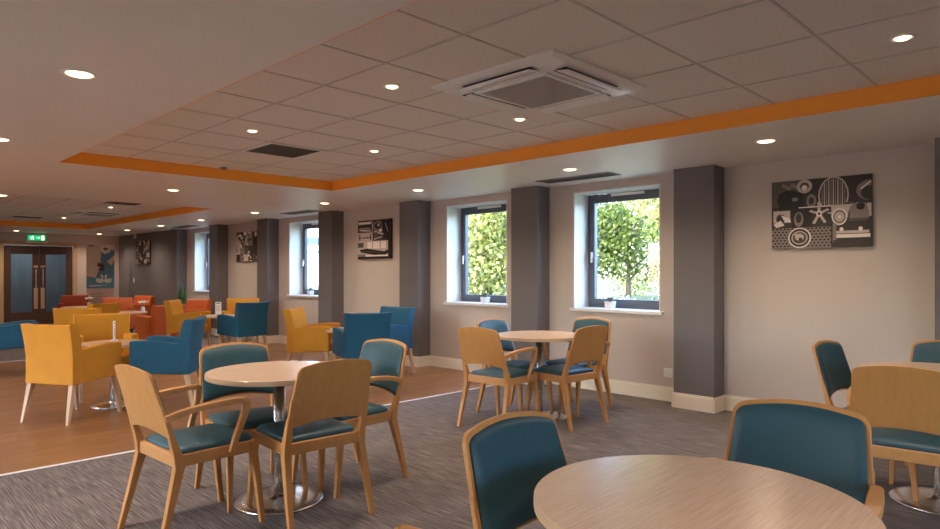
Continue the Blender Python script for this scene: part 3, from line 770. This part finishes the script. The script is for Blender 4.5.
TB0 = tag(make_tub(), 'nearest yellow tub armchair, seen from behind on the wood floor', 'armchair', 'yellow tub armchairs')
TB0.location = (-7.077, 1.757, 0); TB0.rotation_euler = (0, 0, R(30))
Y5P, Y5T = (-11.43, 3.08, 0), 120
Y = 'yellow tub armchairs'; B = 'teal blue tub armchairs'; bl = {M['yellow']: M['bluefab']}
dup(TB0, (-8.02, 2.30, 0), -99.4, 'yellow tub armchair facing the viewer across the low table behind the nearest yellow one', Y)
dup(TB0, (-10.15, 2.62, 0), 65.5, 'darker shaded yellow tub armchair in front of the double doors, back to the viewer', Y)
dup(TB0, Y5P, Y5T, 'far yellow tub armchair showing only its upper back before the orange chairs', Y)
dup(TB0, (-11.34, 4.56, 0), -40, 'yellow tub armchair in side view beside the boxy orange chair', Y)
dup(TB0, (-11.22, 5.45, 0), -126, 'yellow tub armchair facing the viewer behind the blue armchair by the far wall piers', Y)
dup(TB0, (-7.474, 4.639, 0), -48.4, 'yellow tub armchair in side view below the half hidden building window', Y)
dup(TB0, (-6.985, 2.605, 0), 143.9, 'blue tub armchair nearest the round dining table, in side view', B, bl)
dup(TB0, (-10.114, 4.956, 0), 98, 'blue tub armchair with its back turned, before the far grey pier', B, bl)
dup(TB0, (-6.516, 4.721, 0), 70, 'blue tub armchair with its broad back turned, directly below the aircraft canvas', B, bl)
dup(TB0, (-6.98, 5.43, 0), 188.9, 'bright blue tub armchair against the grey pier, beyond the other blue one', B, bl)
dup(TB0, (-10.72, 1.93, 0), -8, 'dark blue tub armchair cut off by the picture edge, before the double doors', B, bl)

def make_box_chair():
    t = empty('lounge_chair')
    bm = bmesh.new()
    prof = [(.10, -.31, -.17), (.5, -.315, -.165), (.74, -.335, -.19), (.80, -.34, -.215)]
    loft(bm, [[(-.31, a, z), (.31, a, z), (.31, b, z), (-.31, b, z)] for z, a, b in prof]); link('backrest', bm, M['orangefab'], t, bevel=.025, seg=3)
    for s in (-1, 1):
        bm = bmesh.new(); x0, x1 = sorted((s*.225, s*.325)); loft(bm, [[(x0, -.2, .10), (x1, -.2, .10), (x1, -.2, .60), (x0, -.2, .60)], [(x0, .31, .10), (x1, .31, .10), (x1, .31, .615), (x0, .31, .615)]])
        link('armrest', bm, M['orangefab'], t, bevel=.025, seg=3)
        for y in (-.26, .26):
            bm = bmesh.new(); loft(bm, [rect((s*.27, y, 0), .018, .018), rect((s*.27, y, .11), .026, .026)]); link('leg', bm, M['darkleg'], t)
    bm = bmesh.new(); box(bm, -.222, .222, -.168, .29, .10, .30); link('seat_base', bm, M['orangefab'], t, bevel=.01)
    bm = bmesh.new(); box(bm, -.22, .22, -.165, .315, .302, .43); link('seat_cushion', bm, M['orangefab'], t, bevel=.03, seg=3)
    return t
O0 = tag(make_box_chair(), 'boxy orange lounge chair turned away beside the yellow chair in side view', 'armchair', 'orange lounge chairs')
O0.location = (-12.4, 4.5, 0); O0.rotation_euler = (0, 0, R(100))
shade_mats = {M['orangefab']: M['orangefab_shade']}
Og = 'orange lounge chairs'
dup(O0, (-16.3, 4.95, 0), -105, 'orange lounge chair facing the viewer with the poster banner behind it', Og)
dup(O0, (-19.0, 4.72, 0), -110, 'orange lounge chair with shade in its colour in front of the double doors', Og, shade_mats)
dup(O0, (-17.4, 5.68, 0), -160, 'orange lounge chair against the dark grey wall below the canvas', Og)
dup(O0, (-14.1, 5.7, 0), -160, 'orange lounge chair under the farthest window, beside the snake plant', Og)

# ------------------------------------------------------------------ small things
def card(x, y, z, rz, w, h, label):
    t = tag(empty('menu_card', (x, y, z), rz), label, 'card', 'white menu cards')
    bm = bmesh.new()
    box(bm, -w/2, w/2, -.03, .03, 0, .008); link('card_stand', bm, M['white'], t, bevel=.002)
    bm = bmesh.new(); box(bm, -w/2, w/2, -.004, .004, .008, h); c = link('card_sheet', bm, M['plastic'], t)
    bm = bmesh.new()
    for s in (-1, 1):
        d = s*.0046
        quad(bm, [(-w*.3, d, h*.86), (w*.3, d, h*.86), (w*.3, d, h*.92), (-w*.3, d, h*.92)])
        for k in range(6): quad(bm, [(-w*.35, d, h*(.7-.08*k)), (w*.3, d, h*(.7-.08*k)), (w*.3, d, h*(.715-.08*k)), (-w*.35, d, h*(.715-.08*k))])
    link('card_print', bm, M['ink'][2], c)
card(-7.60, 2.27, .655, 150, .07, .21, 'slim white menu card edge on at the low table before the yellow armchair')
card(-11.03, 4.95, .655, 55, .10, .22, 'white menu card on the low table behind the blue armchair')
card(-7.16, 4.99, .655, 40, .13, .2, 'white menu card just showing beside the blue armchair back below the aircraft canvas')

def vase(x, y, z, label):
    t = tag(empty('flower_vase', (x, y, z)), label, 'vase', 'white flower vases')
    bm = bmesh.new(); lathe(bm, [(.028, 0), (.036, .02), (.034, .06), (.024, .085), (.026, .095), (.02, .095), (.018, .02)], 20); link('vase_body', bm, M['pot'], t, smooth=True)
    rnd = random.Random(int(x*10))
    bm = bmesh.new()
    for k in range(5):
        a = 2*math.pi*k/5; p = Vector((.05*math.cos(a), .05*math.sin(a), .15+.015*(k % 2)))
        q = Vector((.008*math.cos(a), .008*math.sin(a), .08))
        loft(bm, [[q+Vector((i, j, 0)) for i, j in ((-.002, -.002), (.002, -.002), (.002, .002), (-.002, .002))], [p+Vector((i, j, 0)) for i, j in ((-.002, -.002), (.002, -.002), (.002, .002), (-.002, .002))]])
    link('flower_stems', bm, M['snake'], t)
    for k in range(6):
        a = 2*math.pi*k/5; p = Vector((.055*math.cos(a), .055*math.sin(a), .155+.015*(k % 2))) if k < 5 else Vector((0, 0, .18))
        bm = bmesh.new()
        for j in range(9):
            b = 2*math.pi*j/9; dd = Vector((math.cos(b), math.sin(b), .45+.3*(j % 2)))*.044
            s = Vector((-math.sin(b), math.cos(b), 0))*.02
            quad(bm, [p, p+dd*.6+s, p+dd, p+dd*.6-s])
        link('flower_head', bm, M['petal'], t)
vase(-12.88, 4.34, .655, 'white flower vase on the low table behind the boxy orange chair')
vase(-15.6, 4.17, .655, 'white flower vase on the far low table before the poster banner')

def sill_pot(x, label, dark):
    t = tag(empty('sill_planter', (x, YW+.13, SZ0+.03)), label, 'plant pot', 'pots on the window sills')
    bm = bmesh.new(); loft(bm, [rect((0, 0, 0), .045, .04), rect((0, 0, .085), .053, .048), rect((0, 0, .085), .046, .041), rect((0, 0, .07), .045, .039)]); link('pot', bm, M['pot'], t, bevel=.004)
    bm = bmesh.new(); rnd = random.Random(int(-x*7))
    for k in range(40):
        a = rnd.uniform(0, 6.28); r = rnd.uniform(0, .03); p = Vector((r*math.cos(a), r*math.sin(a), .06)); h = rnd.uniform(.05, .10)
        tip = p+Vector((math.cos(a)*.02, math.sin(a)*.02, h)); s = Vector((-math.sin(a), math.cos(a), 0))*.009
        quad(bm, [p-s*.5, p+s*.5, p*.4+tip*.6+s, tip]); quad(bm, [p-s*.5, tip, p*.4+tip*.6-s, p])
    link('leaves', bm, M['leafgrey'], t)
sill_pot(-4.18, 'small white pot with grey green leaves on the tree window sill', 0)
sill_pot(-6.2, 'small white pot with grey green leaves on the sill beside the blue armchair pier', 0)
sill_pot(-10.72, 'small white pot with grey green leaves on the half hidden building window sill', 0)

t = tag(empty('snake_plant', (-15.4, 6.02, 0)), 'tall snake plant in a grey planter by the farthest window', 'plant')
bm = bmesh.new(); lathe(bm, [(.10, 0), (.14, .40), (.13, .40), (.12, .34)], 24); link('planter', bm, M['potdark'], t, smooth=True)
bm = bmesh.new(); lathe(bm, [(0, .345), (.122, .345), (.122, .35), (0, .352)], 24); link('soil', bm, M['dark'], t)
rnd = random.Random(4)
for k in range(13):
    a = rnd.uniform(0, 6.28); r = rnd.uniform(.01, .08); h = rnd.uniform(.5, .86); w = rnd.uniform(.022, .032); ph = rnd.uniform(0, 3.14)
    bm = bmesh.new(); rings = []
    for j in range(7):
        q = j/6; ww = w*(1.0 if q < .6 else max(.03, 1-(q-.6)/.4)); c = Vector((r*math.cos(a)+.10*q*q*math.cos(a), r*math.sin(a)+.10*q*q*math.sin(a), .35+h*q)); s = Vector((math.cos(ph+q*.6), math.sin(ph+q*.6), 0)); n = Vector((-s.y, s.x, 0))
        rings.append([c-s*ww, c-n*.003, c+s*ww, c+n*.003])
    loft(bm, rings); link('leaf', bm, M['snake'], t, smooth=True)

# ------------------------------------------------------------------ outdoors
bm = bmesh.new()
pts = [(YW+.36, -.15), (9.5, -.1), (13, .75), (40, 1.0)]
for (ya, za), (yb, zb) in zip(pts, pts[1:]): quad(bm, [(-60, ya, za), (14, ya, za), (14, yb, zb), (-60, yb, zb)])
struct(link('ground_garden', bm, M['grass']))
def gz(y):
    for (ya, za), (yb, zb) in zip(pts, pts[1:]):
        if ya <= y <= yb: return za+(zb-za)*(y-ya)/(yb-ya)
    return 1.
def leaves(bm, c, rad, n, size, rnd, fill=.35):
    for k in range(n):
        while True:
            p = Vector((rnd.uniform(-1, 1), rnd.uniform(-1, 1), rnd.uniform(-1, 1)))
            if fill < p.length < 1: break
        p = Vector((p.x*rad[0], p.y*rad[1], p.z*rad[2]))+Vector(c)
        d = Vector((rnd.gauss(0, 1), rnd.gauss(0, 1), rnd.gauss(0, 1))).normalized()*size*rnd.uniform(.7, 1.3)
        s = d.cross(Vector((rnd.gauss(0, 1), rnd.gauss(0, 1), rnd.gauss(0, 1)))).normalized()*size*.4
        quad(bm, [p, p+d*.5+s, p+d, p+d*.5-s])
def tree(name, x, y, trunk_h, rad, n, size, leaf, label, blobs, cat='tree', group='garden trees'):
    t = tag(empty(name, (x, y, gz(y))), label, cat, group); rnd = random.Random(int(x*31+y*7))
    if trunk_h:
        bm = bmesh.new(); w = .05+.012*trunk_h
        lathe(bm, [(w*1.5, -.05), (w, .3), (w*.8, trunk_h), (w*.4, trunk_h+rad[2]*.9)], 10)
        for k in range(5):
            a = rnd.uniform(0, 6.28); p = Vector((0, 0, trunk_h+.2*k)); q = p+Vector((math.cos(a)*rad[0]*.6, math.sin(a)*rad[1]*.6, rad[2]*.6))
            loft(bm, [[p+Vector(v)*w*.5 for v in ((-1, -1, 0), (1, -1, 0), (1, 1, 0), (-1, 1, 0))], [q+Vector(v)*w*.15 for v in ((-1, -1, 0), (1, -1, 0), (1, 1, 0), (-1, 1, 0))]])
        link('trunk', bm, M['bark'], t, smooth=True)
    bm = bmesh.new()
    for k in range(blobs):
        if blobs == 1: c, f = Vector((0, 0, 0)), 1.
        else:
            a = rnd.uniform(0, 6.28); q = rnd.uniform(.3, .65); c = Vector((rad[0]*q*math.cos(a), rad[1]*q*math.sin(a), rad[2]*rnd.uniform(-.55, .6))); f = rnd.uniform(.4, .55)
        leaves(bm, c+Vector((0, 0, trunk_h+rad[2]*.85)), (rad[0]*f, rad[1]*f, rad[2]*f), n//blobs, size, rnd)
    link('foliage', bm, leaf, t)
tree('garden_tree', -7.95, 13.3, .45, (1.5, 1.3, 1.25), 7000, .09, M['leafB'], 'green garden tree on a thin trunk standing in the middle of the larger window', 9)
tree('garden_tree', -10.2, 11.0, .2, (1.5, 1.4, 2.2), 7000, .12, M['leafA'], 'bushy tree filling the window beside the grey pier', 11)
tree('garden_tree', -10.4, 21.8, 1.2, (3.2, 2.2, 2.8), 8000, .17, M['leafA'], 'tall pale tree behind the thin trunked garden tree', 12)
tree('garden_tree', -18.0, 20.0, 1.4, (3.2, 2.2, 3.0), 8000, .17, M['leafA'], 'tall pale tree further back seen past the bushy tree', 12)
tree('garden_tree', -14.4, 15.2, 1., (2.2, 1.8, 2.4), 6000, .15, M['leafB'], 'darker green tree behind the bushy tree, near the fence', 9)
tree('garden_tree', -5.0, 17.0, .8, (2.9, 2.0, 2.9), 8000, .16, M['leafA'], 'pale tree behind the larger window, toward its pier side', 10)
tree('garden_tree', -13.0, 31, 1.0, (8.0, 2.5, 5.0), 12000, .27, M['leafA'], 'broad pale tree at the very back of the garden', 14)
for x, y, r, lf, lab in ((-7.1, 11.2, .5, 'leafC', 'low white flowering shrub nearest the larger window'), (-8.3, 11.4, .45, 'leafC', 'low white flowering shrub beside the thin tree trunk'),
                         (-9.0, 12.2, .55, 'leafB', 'rounded green shrub behind the white flowering shrubs'), (-6.2, 12.1, .55, 'leafC', 'low white flowering shrub at the far side of the bed'),
                         (-8.6, 15.6, 1.1, 'leafA', 'pale shrub behind the thin tree trunk'),
                         (-10.6, 17.2, 1.4, 'leafC', 'wide pale flowering shrub far behind the tree trunk'), (-7.0, 13.9, .75, 'leafB', 'rounded green shrub just past the thin tree trunk'),
                         (-6.4, 15.4, 1.0, 'leafA', 'pale shrub behind the shrub bed, toward the near pier')):
    tree('garden_shrub', x, y, 0, (r*1.3, r, r*.75), 1500, .07, M[lf], lab, 5, 'shrub', 'garden shrubs')
t = tag(empty('garden_fence', (-13.2, 13.2, gz(13.2)), -38), 'blue grey metal railing fence behind the bushy tree', 'fence')
bm = bmesh.new()
for z in (.15, .85): box(bm, -2.4, 2.4, -.02, .02, z, z+.04)
link('rails', bm, M['fence'], t)
bm = bmesh.new()
for k in range(40): box(bm, -2.35+.12*k-.012, -2.35+.12*k+.012, -.012, .012, 0, 1.0)
link('pickets', bm, M['fence'], t)
t = tag(empty('garden_wall', (-7.4, 10.35, 0)), 'low pale stone edging wall below the shrubs', 'wall')
bm = bmesh.new(); box(bm, -2.6, 2.6, -.12, .12, -.1, .62); link('wall_body', bm, M['stone'], t, bevel=.01)
bm = bmesh.new(); box(bm, -2.65, 2.65, -.16, .16, .62, .69); link('coping', bm, M['brick'], t, bevel=.01)
t = tag(empty('pale_building', (-27, 18.5, .4), 40), 'bright pale building with a blue fascia beyond the half hidden window', 'building')
bm = bmesh.new(); box(bm, -5, 5, 0, 4, 0, 6); link('facade', bm, M['brick'], t)
bm = bmesh.new(); box(bm, -5.1, 5.1, -.2, -.002, 2.42, 2.74); link('fascia_band', bm, M['bluefascia'], t)
for x in (-4.2, 1., 3.4):
    bm = bmesh.new(); box(bm, x-.6, x+.6, -.05, -.002, 1.0, 2.2); f = link('building_window', bm, M['frame'], t)

bm = bmesh.new(); box(bm, -5, 5, -.12, -.002, 2.02, 2.1); box(bm, -1.02, -.94, -.1, -.002, 0, 2.4); link('drain_pipe', bm, M['fence'], t)

# ------------------------------------------------------------------ light, camera
w = bpy.data.worlds.new('World'); scn.world = w; w.use_nodes = True
nt = w.node_tree; bg = nt.nodes['Background']
sky = nt.nodes.new('ShaderNodeTexSky'); sky.sky_type = 'NISHITA'; sky.sun_disc = False; sky.sun_elevation = R(42); sky.sun_rotation = R(200); sky.air_density = 1.2; sky.dust_density = 2.5
tint = nt.nodes.new('ShaderNodeMix'); tint.data_type = 'RGBA'; tint.blend_type = 'MULTIPLY'; tint.inputs['Factor'].default_value = 1; tint.inputs[7].default_value = (.88, .96, 1.18, 1)
nt.links.new(sky.outputs[0], tint.inputs[6]); nt.links.new(tint.outputs[2], bg.inputs[0]); bg.inputs[1].default_value = 3.2
s = bpy.data.lights.new('sun', 'SUN'); s.energy = 8.; s.angle = R(2); s.color = (1, .95, .86)
so = bpy.data.objects.new('sun', s); C.objects.link(so); so.rotation_euler = (R(46), 0, R(-25))

cam = bpy.data.cameras.new('camera'); co = bpy.data.objects.new('camera', cam); C.objects.link(co); scn.camera = co
F = 648.; cam.sensor_width = 36.; cam.lens = F/940*36.
cam.shift_y = (272.9-264.5)/940.
cam.clip_start = .02
co.location = (0, 0, 1.38); co.rotation_euler = (R(90), 0, R(90-45.4))
vs = scn.view_settings; vs.view_transform = 'Standard'; vs.look = 'None'; vs.gamma = 1; vs.use_curve_mapping = False; vs.exposure = .24
